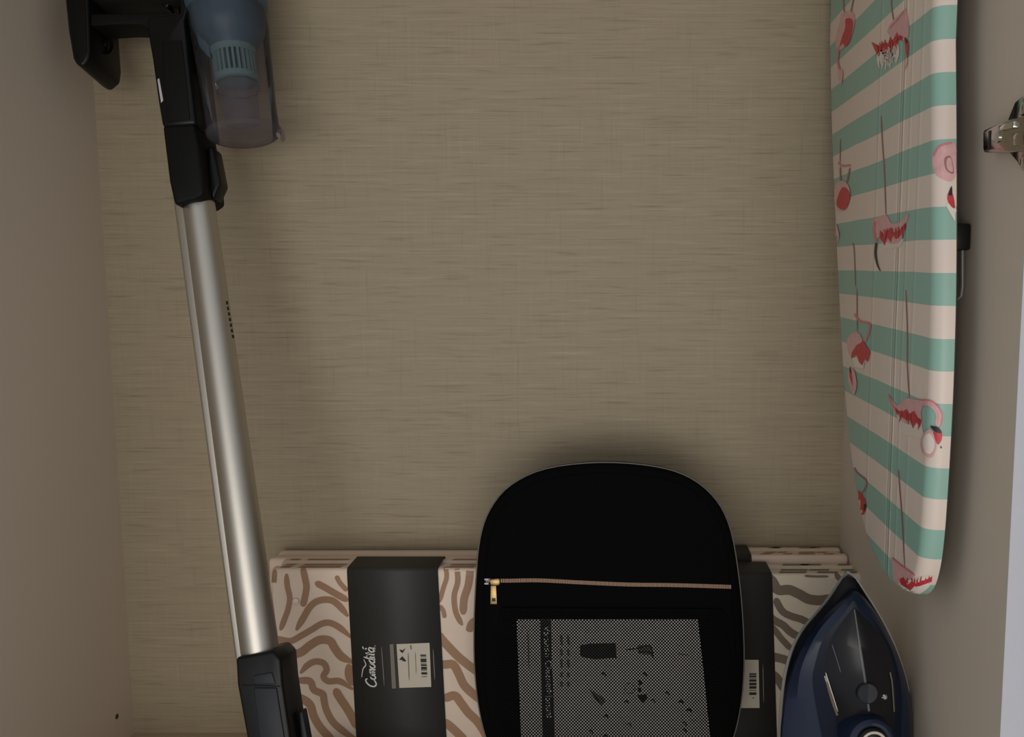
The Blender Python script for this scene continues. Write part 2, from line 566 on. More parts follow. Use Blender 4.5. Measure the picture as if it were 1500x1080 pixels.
M['cover'] = stripe_fabric('striped_cover', srgb(231, 214, 200), srgb(148, 187, 172), PER, 0.5*PER - (atX(1368, 399, XF).z - board.location.z),
                           [fold_at(1321, 0.0022, 1.0), fold_at(1316, 0.0018, -0.5), fold_at(1331, 0.0025, 0.35), fold_at(1285, 0.003, 0.35), fold_at(1345, 0.003, 0.3)])
R = 0.011
rings = []
for k in range(7):
    a = math.pi/2*k/6
    d = R*(1 - math.sin(a)); x = XF + R*(1 - math.cos(a))
    rings.append([(x, q[0], q[1]) for q in inset(loop, sg*d)])
rings.append([(XF + 0.0165, q[0], q[1]) for q in inset(loop, 0.0)])
cover = loft('cover', rings, M['cover'], board, cap0=True, shade=50)
loft('base_panel', [[(x, q[0], q[1]) for q in inset(loop, sg*i)] for x, i in ((XF + 0.0165, 0.006), (XF + 0.0195, 0.006), (XF + 0.0195, 0.02))], M['grey_plastic'], board, cap1=True)
for yy in (y_n + 0.10, y_f - 0.10):
    tube('leg', [(XR - 0.0090, yy, z_nose + 0.22), (XR - 0.0090, yy, ZB - 0.14)], 0.008, M['aluminium'], board)
tube('foot_bar', [(XR - 0.0090, y_n + 0.05, ZB - 0.14), (XR - 0.0090, y_f - 0.05, ZB - 0.14)], 0.008, M['aluminium'], board)
# latch and wire under the near edge
p0, p1 = atY(1402, 328, y_n + 0.006), atY(1417, 367, y_n + 0.006)
box('latch', (XF + 0.0165, y_n - 0.001, p1.z), (p1.x, y_n + 0.03, p0.z), M['black'], board, 0.002)
w0, w1 = atY(1410, 360, y_n + 0.006), atY(1405, 437, y_n + 0.006)
tube('wire', [w0, atY(1410, 420, y_n + 0.006), atY(1408, 434, y_n + 0.006), atY(1403, 438, y_n + 0.008)], 0.0014, M['wire'], board, n=8)
hook = root('wall_hook', (XR, (y_n + y_f)/2, ZB - 0.12), 'grey hanging hook on the side panel behind the ironing board', 'hook')
box('plate', (XR - 0.004, (y_n+y_f)/2 - 0.03, ZB - 0.12), (XR, (y_n+y_f)/2 + 0.03, ZB - 0.02), M['grey_plastic'], hook, 0.001)
box('prong', (XF + 0.0195, (y_n+y_f)/2 - 0.02, ZB - 0.10), (XR - 0.004, (y_n+y_f)/2 + 0.02, ZB - 0.085), M['grey_plastic'], hook, 0.001)

S = Surface(cover)
A = zoomed(1200, 0, 6.75); B = zoomed(1200, 160, 4.154); C = zoomed(1220, 420, 4.155); D = zoomed(1230, 660, 4.695)
def flamingo(*ops, feathers=()):
    pr = Print(S)
    for k, op in enumerate(ops):
        lift = 0.0003 + 0.0001*k
        if op[0] == 'r': pr.ribbon(op[1], op[2], op[3], lift)
        else: pr.poly(op[1], op[2], lift, 3.0, soft=op[0] == 's')
    for a, b, ln, m_ in feathers:              # short brush strokes hanging from the line a-b
        for k in range(9):
            t = (k + 0.5)/9; x = a[0] + (b[0]-a[0])*t + random.uniform(-1, 1); y = a[1] + (b[1]-a[1])*t + random.uniform(-2, 2)
            l_ = ln*random.uniform(0.5, 1.2)
            pr.ribbon([(x, y), (x + random.uniform(-2, 2), y + l_/2), (x + random.uniform(-2.5, 2.5), y + l_)], (1.0, 2.4, 0.4) if m_ == 'red' else (2.5, 4.2, 1.0), m_, 0.0010 if m_ == 'red' else 0.0005)
    pr.build('flamingo_print', cover)['kind'] = 'stuff'
flamingo(('r', A((236, -60), (240, 0), (250, 130)), 2.2, 'leg'), ('r', A((350, -60), (335, 30), (310, 150)), 2.2, 'leg'),
         ('s', A((230, 130), (340, 125), (352, 250), (310, 390), (260, 460), (190, 500), (165, 400), (200, 250)), 'pink'),
         ('s', A((265, 190), (325, 185), (342, 250), (310, 400), (262, 465), (240, 430), (205, 460), (232, 360), (262, 270)), 'red'),
         ('r', A((200, 460), (188, 600), (212, 715)), 3.0, 'pink2'), ('s', A((190, 700), (240, 700), (228, 830), (202, 800)), 'pink'))
flamingo(('r', A((715, -60), (718, 60), (738, 200)), 2.2, 'leg'),
         ('s', A((740, 200), (820, 120), (865, 85), (885, 200), (890, 330), (840, 400), (690, 340), (690, 270)), 'pink'),
         ('p', A((520, 415), (590, 450), (640, 430), (690, 425), (705, 355), (730, 400), (775, 315), (790, 350), (835, 360), (830, 405), (790, 390), (772, 490), (740, 450), (712, 530), (690, 480), (650, 580), (622, 520), (592, 560), (555, 500)), 'red'),
         ('r', A((845, 100), (790, 180), (700, 280)), 1.6, 'pink2'),
         ('s', A((850, 370), (882, 400), (892, 480), (876, 580), (860, 480)), 'red'), ('s', A((850, 370), (880, 400), (878, 430), (862, 415)), 'bill'),
         ('r', A((878, 575), (875, 630), (850, 690)), 2.0, 'pink'),
         feathers=[(*A((590, 520), (790, 430)), 26, 'cream'), (*A((620, 520), (780, 460)), 22, 'cream'), (*A((560, 440), (830, 350)), 14, 'red')])
flamingo(('r', B((130, 180), (128, 330)), 1.8, 'leg'), ('r', B((115, 322), (145, 345), (195, 340)), 3.2, 'pink2'), ('r', B((190, 355), (170, 450)), 2.4, 'leg'), ('r', B((130, 350), (133, 440)), 2.2, 'leg'),
         ('s', B((110, 450), (160, 440), (192, 500), (180, 580), (140, 620), (95, 600), (92, 520)), 'pink'),
         ('s', B((140, 480), (180, 490), (192, 540), (160, 612), (108, 580)), 'red'),
         ('r', B((100, 590), (95, 680), (101, 745)), 2.2, 'pink2'), ('s', B((102, 690), (126, 760), (115, 815), (100, 790)), 'pink'))
flamingo(('r', B((378, 40), (385, 180), (398, 380), (408, 660)), 2.0, 'leg'),
         ('p', B((380, 800), (520, 790), (495, 840), (400, 850)), 'cream'),
         ('s', B((335, 670), (410, 645), (440, 690), (490, 690), (546, 630), (530, 710), (500, 800), (440, 820), (370, 780), (352, 805), (330, 720)), 'pink'),
         ('p', B((372, 735), (400, 762), (432, 722), (450, 755), (490, 735), (532, 688), (530, 722), (490, 782), (470, 792), (452, 770), (440, 812), (420, 782), (402, 830), (370, 782)), 'red'),
         ('r', B((342, 680), (338, 740), (352, 810)), 4.0, 'pink2'),
         ('r', B((352, 815), (346, 880), (358, 945), (376, 985)), (3.6, 3.0, 1.2), 'bill'),
         feathers=[(*B((375, 745), (530, 700)), 16, 'red')])
flamingo(('s', B((690, 290), (720, 230), (770, 205), (822, 205), (838, 300), (830, 400), (800, 440), (740, 420), (700, 380)), 'pink'),
         ('s', B((762, 300), (800, 290), (818, 390), (772, 370)), 'leg'), ('s', B((775, 310), (800, 300), (812, 380), (780, 365)), 'pink'),
         ('r', B((698, 285), (735, 225), (812, 204)), 3.0, 'pink2'),
         ('s', B((770, 580), (828, 600), (832, 690)), 'cream'),
         ('s', B((785, 510), (810, 515), (824, 600), (800, 592), (779, 550)), 'red'), ('s', B((804, 468), (784, 520), (806, 522)), 'bill'))
flamingo(('r', B((205, 812), (215, 870), (222, 1080)), 1.8, 'leg'), ('r', C((148, 10), (150, 270)), 1.8, 'leg'), ('r', C((132, 165), (170, 212), (228, 232), (200, 340)), 3.2, 'pink2'),
         ('s', C((90, 320), (130, 278), (168, 290), (182, 340), (140, 380), (115, 430), (95, 390)), 'pink'),
         ('p', C((120, 430), (200, 440), (190, 500), (140, 490)), 'cream'),
         ('p', C((150, 355), (190, 333), (232, 400), (215, 460), (200, 440), (185, 480), (165, 462), (147, 415), (115, 440), (120, 400)), 'red'),
         ('s', C((95, 520), (130, 500), (150, 590), (135, 655), (110, 620)), 'pink'),
         ('s', C((108, 488), (120, 520), (127, 600), (108, 550)), 'red'), ('s', C((108, 488), (119, 515), (108, 525)), 'bill'))
flamingo(('r', C((445, 20), (455, 250), (455, 480), (468, 680)), 2.0, 'leg'),
         ('p', C((390, 780), (540, 820), (560, 930), (430, 900)), 'cream'),
         ('s', C((340, 655), (392, 722), (450, 680), (520, 690), (565, 690), (540, 760), (540, 830), (450, 835), (400, 790), (360, 735)), 'pink'),
         ('r', C((340, 655), (365, 720), (400, 770)), 3.0, 'pink2'),
         ('p', C((382, 742), (420, 765), (455, 745), (470, 775), (500, 755), (520, 800), (545, 810), (535, 855), (512, 825), (492, 865), (475, 815), (450, 810), (415, 790)), 'red'),
         ('r', C((530, 705), (600, 712), (645, 770), (640, 850)), 9.0, 'pink'), ('r', C((530, 690), (610, 700), (662, 770), (655, 850)), 2.0, 'pink2'),
         ('s', C((555, 900), (600, 870), (630, 960), (605, 1035), (560, 1025), (540, 960)), 'pink'), ('s', C((565, 910), (598, 895), (622, 960), (600, 1015), (570, 1005), (555, 955)), 'cream'),
         ('s', C((620, 872), (660, 880), (660, 930), (640, 960), (622, 920)), 'red'), ('s', C((598, 848), (645, 858), (660, 890), (625, 882)), 'bill'), ('s', C((652, 970), (662, 975), (655, 985)), 'bill'),
         feathers=[(*C((385, 740), (540, 800)), 14, 'red')])
flamingo(('r', D((85, 80), (120, 150), (188, 215), (158, 295)), 2.8, 'leg'), ('r', D((95, 110), (100, 180)), 3.0, 'pink2'),
         ('s', D((110, 285), (150, 290), (188, 380), (160, 445), (128, 380)), 'red'), ('s', D((170, 370), (188, 378), (172, 420)), 'bill'))
flamingo(('r', D((405, 130), (415, 260), (430, 450), (450, 820)), 2.0, 'leg'),
         ('s', D((392, 915), (520, 880), (640, 862), (625, 920), (590, 958), (545, 985), (480, 992), (415, 975)), 'cream'),
         ('s', D((362, 738), (420, 790), (462, 810), (515, 862), (420, 910), (385, 940), (368, 820)), 'pink'), ('r', D((362, 738), (425, 790), (520, 858)), 2.4, 'pink2'),
         ('p', D((415, 885), (445, 872), (470, 925), (500, 900), (530, 915), (560, 895), (600, 885), (636, 862), (632, 900), (590, 915), (545, 932), (520, 930), (490, 960), (455, 940), (425, 920)), 'red'),
         ('r', D((382, 905), (386, 950), (408, 992)), 2.6, 'bill'),
         feathers=[(*D((420, 890), (625, 868)), 11, 'red')])

# ------------------------------------------------------------------ hinge on the right panel
def hp(u, v, off): return atX(u, v, XR - off)
hb = atX(1490, 200, XR)
hinge = root('cabinet_hinge', (XR, hb.y, hb.z), 'chrome concealed cabinet hinge screwed to the bare side panel', 'hinge')
def hprism(name, px, o0, o1, m, bev=0.001):
    a = [atX(u, v, XR - o1) for u, v in px]
    b = [Vector((XR - o0, p.y, p.z)) for p in a]
    return solid(name, lambda bm: add_prism(bm, a, b), m, hinge, bev)
hprism('mounting_plate', [(1476, 175), (1486, 150), (1496, 142), (1512, 142), (1520, 200), (1512, 252), (1498, 250), (1490, 238), (1478, 224)], 0.0, 0.003, M['chrome'])
hprism('arm', [(1439, 193), (1441, 190), (1470, 177), (1545, 157), (1545, 217), (1475, 223), (1441, 224), (1439, 220)], 0.002, 0.012, M['chrome'], 0.0025)
for u, v in ((1500, 160), (1502, 237)):
    q = hp(u, v, 0.003)
    solid('screw', lambda bm: add_tube(bm, [q, q + Vector((-0.0015, 0, 0)), q + Vector((-0.0025, 0, 0))], [0.0048, 0.0045, 0.003], 16), M['steel'], hinge)
q = hp(1462, 201, 0.012)
solid('adjusting_screw', lambda bm: add_tube(bm, [q + Vector((0.001, 0, 0)), q + Vector((-0.001, 0, 0))], 0.004, 14), M['steel'], hinge)
hprism('arm_glare_ridge', [(1462, 184), (1484, 177), (1484, 187), (1462, 192)], 0.010, 0.0145, M['steel'], 0.001)  # ridge added in brighter steel to give the plain arm a glare stripe
hprism('arm_clip', [(1482, 196), (1500, 192), (1500, 214), (1482, 214)], 0.010, 0.0150, M['chrome'], 0.0015)
q = hp(1449, 206, 0.012)
box('arm_slot', (q.x - 0.0004, q.y - 0.0022, q.z - 0.007), (q.x + 0.001, q.y + 0.0012, q.z + 0.007), M['black'], hinge)

# ------------------------------------------------------------------ packed bedding sets
def pack(x_l, x_r, y_f, y_b, h, fab, label, group=None):
    r = root('bedding_pack', ((x_l + x_r)/2, (y_f + y_b)/2, 0.0), label, 'bedding', group)
    n = 3
    front = None
    th = (y_b - y_f)/n
    for k in range(n):
        hh = h - (0.0, 0.0025, 0.0012)[k]
        dx = (0.0, 0.003, 0.001)[k]
        def build(bm, k=k, hh=hh, dx=dx):
            add_box(bm, (x_l + dx, y_f + th*k + 0.0002, 0.0), (x_r - dx*1.5, y_f + th*(k+1) - 0.0002, hh))
        o = solid('fold', build, fab, r, 0.0045, 3)
        front = front or o
    return r, front

def sleeve(r, tl, bl, tr, br, y_f, y_b, h):
    """Cardboard band over front, top and back; corners in photo px on the front face."""
    yf, yb = y_f - 0.0012, y_b + 0.0008
    P = [atY(u, v, yf) for u, v in (tl, bl, tr, br)]
    def xs(z):
        t = (z - P[1].z)/(P[0].z - P[1].z); s = (z - P[3].z)/(P[2].z - P[3].z)
        return P[1].x + (P[0].x - P[1].x)*t, P[3].x + (P[2].x - P[3].x)*s
    c_ = 0.005; zt = h + 0.0012
    path = [(yf, 0.0), (yf, 0.06), (yf, 0.12), (yf, 0.18), (yf, zt - c_)]
    path += [(yf + c_ - c_*math.cos(a), zt - c_ + c_*math.sin(a)) for a in (0.4, 0.8, 1.2, 1.57)]
    path += [(yb - c_ + c_*math.sin(a), zt - c_ + c_*math.cos(a)) for a in (0.0, 0.5, 1.0, 1.57)]
    path += [(yb, 0.12), (yb, 0.0)]
    verts, faces = [], []
    for y, z in path:
        a, b = xs(min(z, h))
        verts += [(a, y, z), (b, y, z)]
    for i in range(len(path)-1):
        faces.append((2*i, 2*i+1, 2*i+3, 2*i+2))
    o = obj('cardboard_sleeve', verts, faces, M['card'], r, 40)
    sm = o.modifiers.new('thickness', 'SOLIDIFY'); sm.thickness = 0.0006; sm.offset = 0.0
    return o

YP0, YP1, YP2 = 1.025, 1.071, 1.1165
HP = atY(580, 834, YP0).z
HR = atY(1190, 842, YP0).z
HB = atY(1160, 799, YP2).z
xl = lambda u, Y: atY(u, 900, Y).x
p_lf, s_lf = pack(xl(398, YP0), xl(765, YP0), YP0, YP1, HP, M['fabric_tan'], 'pack of bedding with tan zebra print, charcoal band and a complete sticker')
p_rf, s_rf = pack(xl(872, YP0), xl(1264, YP0), YP0, YP1, HR, M['fabric_grey'], 'pack of bedding with taupe zebra print, standing behind the iron')
p_lb, s_lb = pack(xl(415, YP2), xl(770, YP2), YP1 + 0.003, YP2, HP - 0.004, M['fabric_tan'], 'plain cream bedding pack behind the tan zebra print pack')
p_rb, s_rb = pack(xl(880, YP2), xl(1228, YP2), YP1 + 0.003, YP2, HB, M['fabric_tan'], 'bedding pack with ochre patches behind the taupe zebra print pack')
sl_lf = sleeve(p_lf, (508, 835), (522, 1080), (641, 829), (654, 1080), YP0, YP1, HP)
sl_rf = sleeve(p_rf, (1000, 843), (1004, 1080), (1131, 843), (1138, 1080), YP0, YP1, HR)
sl_rb = sleeve(p_rb, (985, 822), (987, 1080), (1101, 822), (1105, 1080), YP1 + 0.003, YP2, HB)

Zl = zoomed(380, 820, 4.153)
k1 = 1/4.153
sf = Surface(s_lf)
for pts_, w in (
    (((262, 40), (280, 120), (287, 170), (275, 240), (262, 285)), 36), (((165, 85), (170, 160), (185, 230), (175, 300), (150, 370), (128, 430)), 30),
    (((340, 138), (400, 170), (460, 205), (540, 250)), 36), (((468, 98), (490, 140), (535, 190)), 26),
    (((224, 430), (270, 350), (310, 285), (360, 250), (430, 245), (480, 275), (540, 345)), 36),
    (((60, 480), (120, 485), (190, 495), (250, 465), (320, 425), (380, 390), (430, 385), (490, 415), (560, 475)), 34),
    (((100, 560), (180, 575), (250, 565), (310, 520), (370, 488), (430, 495), (460, 540), (500, 590), (570, 625)), 46),
    (((250, 692), (290, 645), (340, 620), (390, 630), (410, 670), (390, 710), (420, 740), (490, 740), (570, 790)), 34),
    (((200, 735), (260, 735), (310, 742), (330, 790), (366, 808), (388, 822), (394, 858), (410, 920), (450, 990), (520, 1050), (600, 1100)), 38),
    (((210, 830), (265, 850), (310, 885), (330, 950), (370, 1020), (440, 1100), (480, 1180)), 44),
    (((458, 785), (490, 840), (530, 900), (560, 950), (600, 1030)), 46), (((560, 640), (545, 670), (548, 715), (580, 760)), 44),
    (((95, 60), (88, 160), (80, 240)), 26),
    (((1125, 20), (1140, 100), (1120, 170), (1095, 260)), 26), (((1198, 20), (1207, 130), (1185, 220), (1195, 320), (1235, 400)), 30),
    (((1285, 30), (1272, 150), (1245, 240), (1240, 335)), 42), (((1095, 280), (1118, 310), (1128, 355)), 24),
    (((1080, 440), (1110, 485), (1160, 540), (1220, 600), (1310, 670), (1400, 720)), 46), (((1090, 640), (1130, 638), (1180, 640), (1215, 700), (1250, 770), (1330, 840), (1400, 880)), 46),
    (((1110, 850), (1145, 838), (1190, 828), (1225, 870), (1270, 930), (1330, 990), (1380, 1070), (1420, 1160)), 46),
    (((1120, 990), (1150, 1005), (1200, 1050), (1260, 1110)), 46), (((1275, 440), (1290, 390), (1330, 360)), 40)):
    pr = Print(sf)
    pr.ribbon(Zl(*pts_), w*k1*1.12, 'tan', 0.0005)
    if pr.f: pr.build('zebra_stripe', p_lf)
q = atY(433, 881, YP0 - 0.0012)
solid('press_button', lambda bm: add_tube(bm, [q, q + Vector((0, -0.0012, 0)), q + Vector((0, -0.002, 0))], [0.0038, 0.0036, 0.002], 20), M['button'], p_lf)

Zr = zoomed(1060, 780, 5.4)
sf = Surface(s_rf)
for pts_, w in (
    (((340, 330), (390, 395), (430, 455), (520, 455), (600, 490), (680, 530), (790, 535), (880, 500)), 72),
    (((410, 520), (430, 570), (470, 630), (540, 665), (620, 690), (720, 740)), 52), (((350, 650), (400, 695), (470, 735), (530, 790), (620, 840)), 55),
    (((350, 720), (410, 780), (460, 845), (540, 930)), 46), (((350, 960), (400, 985), (490, 1010), (560, 1060)), 62),
    (((350, 1100), (420, 1150), (480, 1250)), 60), (((880, 330), (980, 420), (1060, 430)), 40), (((640, 345), (720, 350), (830, 350)), 16)):
    pr = Print(sf)
    pr.ribbon(Zr(*pts_), w/5.4*1.08, 'taupe', 0.0005)
    if pr.f: pr.build('zebra_stripe', p_rf)

def top_print(o, parent, spans, m, y0, y1, z):
    """Printed pattern running over the folded top edges."""
    for a, b, sh in spans:
        obj('folded_edge_print', [(a, y0, z), (b, y0, z), (b + sh, y1, z), (a + sh, y1, z)], [(0, 1, 2, 3)], m, parent)
yA, yB_ = YP1 + 0.006, YP1 + 0.012
th = (YP2 - YP1 - 0.003)/3
for k in range(3):
    y0 = YP1 + 0.003 + th*k + 0.0050; y1 = YP1 + 0.003 + th*(k+1) - 0.0052
    zz = HB - (0.0, 0.0025, 0.0012)[k] + 0.0004
    top_print(s_rb, p_rb, [(xl(u, YP1), xl(u + w, YP1), 0.004) for u, w in ((1112 + 9*k, 16), (1146 - 5*k, 12), (1168 + 4*k, 24), (1205 - 6*k, 14))], M['ochre'], y0, y1, zz)
th = (YP1 - YP0)/3
for k in range(3):
    y0 = YP0 + th*k + 0.0050; y1 = YP0 + th*(k+1) - 0.0052
    zz = HP - (0.0, 0.0025, 0.0012)[k] + 0.0004
    top_print(s_lf, p_lf, [(xl(u, YP0), xl(u + w, YP0), 0.003) for u, w in ((436, 62), (655, 38), (410, 14))], M['tan'], y0, y1, zz)
    zz = HR - (0.0, 0.0025, 0.0012)[k] + 0.0004
    top_print(s_rf, p_rf, [(xl(u, YP0), xl(u + w, YP0), 0.003) for u, w in ((1140 + 6*k, 40), (1196 - 8*k, 30), (1236, 18))], M['taupe'], y0, y1, zz)

# lettering on the bands, drawn as brush strokes (written bottom to top)
GLYPH = {
    'C': (1.45, [[(1.35, 1.45), (1.15, 1.78), (.65, 1.7), (.2, 1.1), (.2, .4), (.6, 0), (1.1, .1), (1.45, .45)]]),
    'o': (.86, [[(.42, .95), (.1, .75), (.08, .3), (.4, .02), (.72, .3), (.7, .75), (.42, .95), (.62, .85), (.9, .8)]]),
    'm': (1.12, [[(.05, .95), (.1, .5), (.1, 0)], [(.1, .6), (.3, .95), (.47, .8), (.48, 0)], [(.48, .6), (.7, .95), (.87, .8), (.9, .12), (1.1, .05)]]),
    'd': (1.0, [[(.75, .85), (.4, .95), (.08, .5), (.35, .02), (.75, .3)], [(.85, 1.95), (.78, 1.0), (.78, .1), (1.0, 0)]]),
    'i': (.42, [[(.1, .9), (.12, .15), (.35, .05)], [(.12, 1.25), (.14, 1.45)]]),
    't': (.55, [[(.22, 1.6), (.18, .7), (.2, .12), (.45, .05)], [(-.05, 1.05), (.2, 1.08), (.5, 1.1)]]),
    'a': (1.0, [[(.75, .85), (.4, .95), (.08, .5), (.35, .02), (.75, .3)], [(.8, .95), (.78, .1), (1.0, 0)], [(.3, 1.6), (.6, 1.3)]]),
}
def script(pr, x0, y0, unit, m, w, lean=0.07):
    u = 0.0
    for ch in 'Comodita':
        adv, strokes = GLYPH[ch]
        for st in strokes:
            pts_ = []
            for a, b in st:
                s = u + a + 0.22*b
                pts_.append((x0 - b*unit - lean*s*unit, y0 - s*unit))
            pr.ribbon(pts_, w, m, 0.0006, 6)
        u += adv
YS = YP0 - 0.0016
pf = Plane((0, YS, 0), (0, -1, 0))
pr = Print(pf)
script(pr, 551.5, 1008, 8.2, 'white_print', 2.1, 0.06)
pr.ribbon([(530, 992), (532, 980), (536, 974), (533, 966)], (0.8, 1.8, 0.8), 'white_print', 0.0005)
pr.ribbon([(533, 951), (531, 947)], 1.6, 'white_print', 0.0005)
for a, b in ((945, 948), (949, 952), (953, 955)):
    pr.ribbon([(549.5, a), (549.5, b)], 2.2, 'ink_grey', 0.0005)
pr.build('lettering', sl_lf)
pr = Print(pf)
pr.ribbon([(559, 948), (563, 1005)], 1.2, 'ink_grey', 0.0004)
pr.build('printed_line', sl_lf); pr = Print(pf)
pr.ribbon([(634.5, 951), (637, 996)], 1.2, 'ink_grey', 0.0004)
pr.build('printed_line', sl_lf); pr = Print(pf)
pr.poly([(571, 944), (576.3, 943.5), (580.4, 1008.3), (574.4, 1009)], 'ink_grey', 0.0004)
pr.build('printed_bar', sl_lf)
pr = Print(pf)
pr.poly([(581.1, 943.5), (629.3, 941.7), (631.9, 1006.1), (585.2, 1007.6)], 'label', 0.0008)
Zb = zoomed(570, 935, 13.5)
pr.poly(Zb((200, 215), (270, 235), (330, 190), (275, 290), (235, 270)), 'ink', 0.0011, 2)
pr.poly(Zb((200, 420), (265, 350), (345, 445), (300, 460), (250, 430)), 'ink', 0.0011, 2)
script(pr, 570 + 335/13.5, 935 + 915/13.5, 3.3, 'ink', 0.7, 0.05)
for k, (a, b) in enumerate(((320, 350), (362, 372), (400, 470), (486, 496), (510, 545), (560, 620), (632, 642), (668, 715))):
    pr.poly(Zb((618 + k*3, a), (735 + k*3, a), (738 + k*3, b), (622 + k*3, b)), 'ink', 0.0011, 3)
for x0, y0, x1, y1, w in ((380, 280, 400, 830, 1.6), (520, 260, 540, 700, 1.0), (430, 130, 440, 220, 2.4), (640, 760, 760, 755, 1.4)):
    pr.ribbon(Zb((x0, y0), (x1, y1)), w, 'ink_grey', 0.0011)
pr.build('sticker', sl_lf)['label'] = 'cream sticker with barcode'
pr = Print(pf)
pr.poly([(1056, 966), (1111, 966.6), (1112.5, 1037), (1054, 1037)], 'label', 0.0008)
Zc = zoomed(1060, 940, 7.71)
for k, (a, b) in enumerate(((355, 372), (380, 400), (408, 414), (424, 450), (462, 490), (500, 530), (545, 552), (570, 600))):
    pr.poly(Zc((290, a), (370, a), (368, b), (287, b)), 'ink', 0.0011, 2)
pr.ribbon(Zc((345, 625), (325, 640)), 1.2, 'ink', 0.0011)
pr.build('sticker', sl_rf)['label'] = 'cream sticker with barcode'
pr = Print(pf)
pr.ribbon(Zc((443, 260), (452, 690)), 1.2, 'ink_grey', 0.0004)
pr.build('printed_line', sl_rf)

# ------------------------------------------------------------------ black accessory case
PB = Vector((0, 0.948, 0.0)); tilt = 0.125
NB = Vector((0, -1, tilt)).normalized()       # outward normal of the front face, leaning back
VB = Vector((0, tilt, 1)).normalized()
out = smooth([(880, 679), (960, 685), (1012, 702), (1050, 735), (1071, 780), (1083, 850), (1089, 920), (1090, 985), (1084, 1045), (1069, 1098), (1038, 1147), (985, 1178), (890, 1188),
              (795, 1178), (748, 1149), (717, 1098), (702, 1045), (695, 985), (694, 920), (697, 850), (703, 790), (718, 747), (748, 712), (800, 688)], 4, True)
lp = [onplane(u, v, PB, NB) for u, v in out]
zmin = min(p.z for p in lp)
case = root('accessory_case', (sum(p.x for p in lp)/len(lp), PB.y, 0.0), 'black zippered fabric case with a net front pocket, leaning on bedding packs', 'case')
ctr = sum(lp, Vector())/len(lp)
def ins(loop, d):                              # shrink towards the centre by about d metres
    return [p + (ctr - p).normalized()*d for p in loop]
TB = 0.036
back = [p - NB*TB for p in lp]
dz = min(p.z for p in back + lp)
shift = Vector((0, 0, -dz)) if dz < 0 else Vector((0, 0, 0))
rings = []
for d, t in ((0.012, -0.0005), (0.006, 0.0), (0.0025, 0.0015), (0.0, 0.005), (0.0, TB - 0.008), (0.003, TB - 0.003), (0.012, TB)):
    rings.append([p - NB*t for p in ins(lp, d)])
body = loft('shell', rings, M['bag'], case, cap0=True, cap1=True, shade=40)
def ring_tube(name, loop, r, m, parent):
    lo = loop + [loop[0], loop[1]]
    return solid(name, lambda bm: add_tube(bm, lo, r, 8, cap=False), m, parent, shade=60)
ring_tube('piping', [p - NB*0.006 for p in ins(lp, -0.0004)], 0.0010, M['piping'], case)
ring_tube('front_seam', [p + NB*0.0002 for p in ins(lp, 0.011)], 0.0012, M['bag'], case)
front = Plane(PB, NB)
zl = smooth([(712, 850), (740, 850.5), (790, 850), (850, 853), (920, 856), (990, 857), (1071, 859.5)], 6)
zp = [front.hit(u, v, 0.0006) for u, v in zl]
# zip tape with its teeth
def zipper(bm):
    for a, b in zip(zp, zp[1:]):
        n = max(2, int((b - a).length/0.0016))
        for k in range(n):
            c0 = a + (b - a)*((k + 0.1)/n); c1 = a + (b - a)*((k + 0.8)/n)
            add_prism(bm, [c0 - VB*0.0021, c1 - VB*0.0021, c1 + VB*0.0021, c0 + VB*0.0021],
                      [q_ + NB*0.0012 for q_ in (c0 - VB*0.0021, c1 - VB*0.0021, c1 + VB*0.0021, c0 + VB*0.0021)])
zt = solid('zip_teeth', zipper, M['copper'], case)
zt['kind'] = 'stuff'
pr = Print(front)
pr.ribbon([(z[0], z[1]) for z in zl], 8.5, 'copper', 0.0004)
pr.build('zip_tape', case)
def fprism(name, px, l0, l1, m, parent, bev=0.0005):
    a = [front.hit(u, v, l1) for u, v in px]; b = [front.hit(u, v, l0) for u, v in px]
    return solid(name, lambda bm: add_prism(bm, a, b), m, parent, bev)
slider = fprism('zip_slider', [(718, 848), (731, 846), (733, 849), (733, 855), (729, 857), (719, 856)], 0.001, 0.005, M['gold'], case, 0.001)
fprism('pull_tab', [(719.5, 857), (727.5, 857), (728.8, 884), (719, 884)], 0.003, 0.0045, M['gold'], slider)
fprism('tab_hole', [(721.5, 875), (726.5, 875), (726.8, 880), (721.3, 880)], 0.0042, 0.0047, M['ink'], slider, 0)
fprism('zip_stop', [(710, 847.5), (716, 847.5), (716, 850), (710, 850)], 0.0006, 0.002, M['silver_mark'], case, 0.0002)
fprism('zip_stop', [(710, 853.5), (716, 853.5), (716, 856), (710, 856)], 0.0006, 0.002, M['silver_mark'], case, 0.0002)

# booklet in the pocket, and the net over it
pp = [front.hit(u, v, 0.0018) for u, v in ((757, 907), (1022, 907), (1030, 980), (1040, 1080), (1042, 1112), (765, 1120))]
mb = sum(pp, Vector())/6
manual = root('instruction_manual', (mb.x, mb.y, min(p.z for p in pp)), 'white printed instruction booklet seen through the net pocket', 'booklet')
def leafb(bm): add_prism(bm, pp, [p - NB*0.0012 for p in pp])
solid('cover_page', leafb, M['paper'], manual)
fm = Plane(PB + NB*0.0018, NB)
pr = Print(fm)
pr.poly([(791.5, 908), (807, 908), (808, 960), (811, 1020), (813, 1117), (796, 1117), (793, 1000)], 'ink', 0.0003, 6)
pr.poly([(850, 945), (866, 943), (902, 942), (903, 964), (870, 966), (850, 962)], 'ink', 0.0003)
pr.poly([(933, 945), (953, 945), (958, 958), (948, 960), (935, 957)], 'ink_grey', 0.0003)
pr.ribbon([(915, 952), (935, 950), (952, 946), (957, 962)], 1.6, 'ink', 0.0004)
pr.ribbon([(936, 956), (950, 955), (958, 964)], 1.4, 'ink', 0.0004)
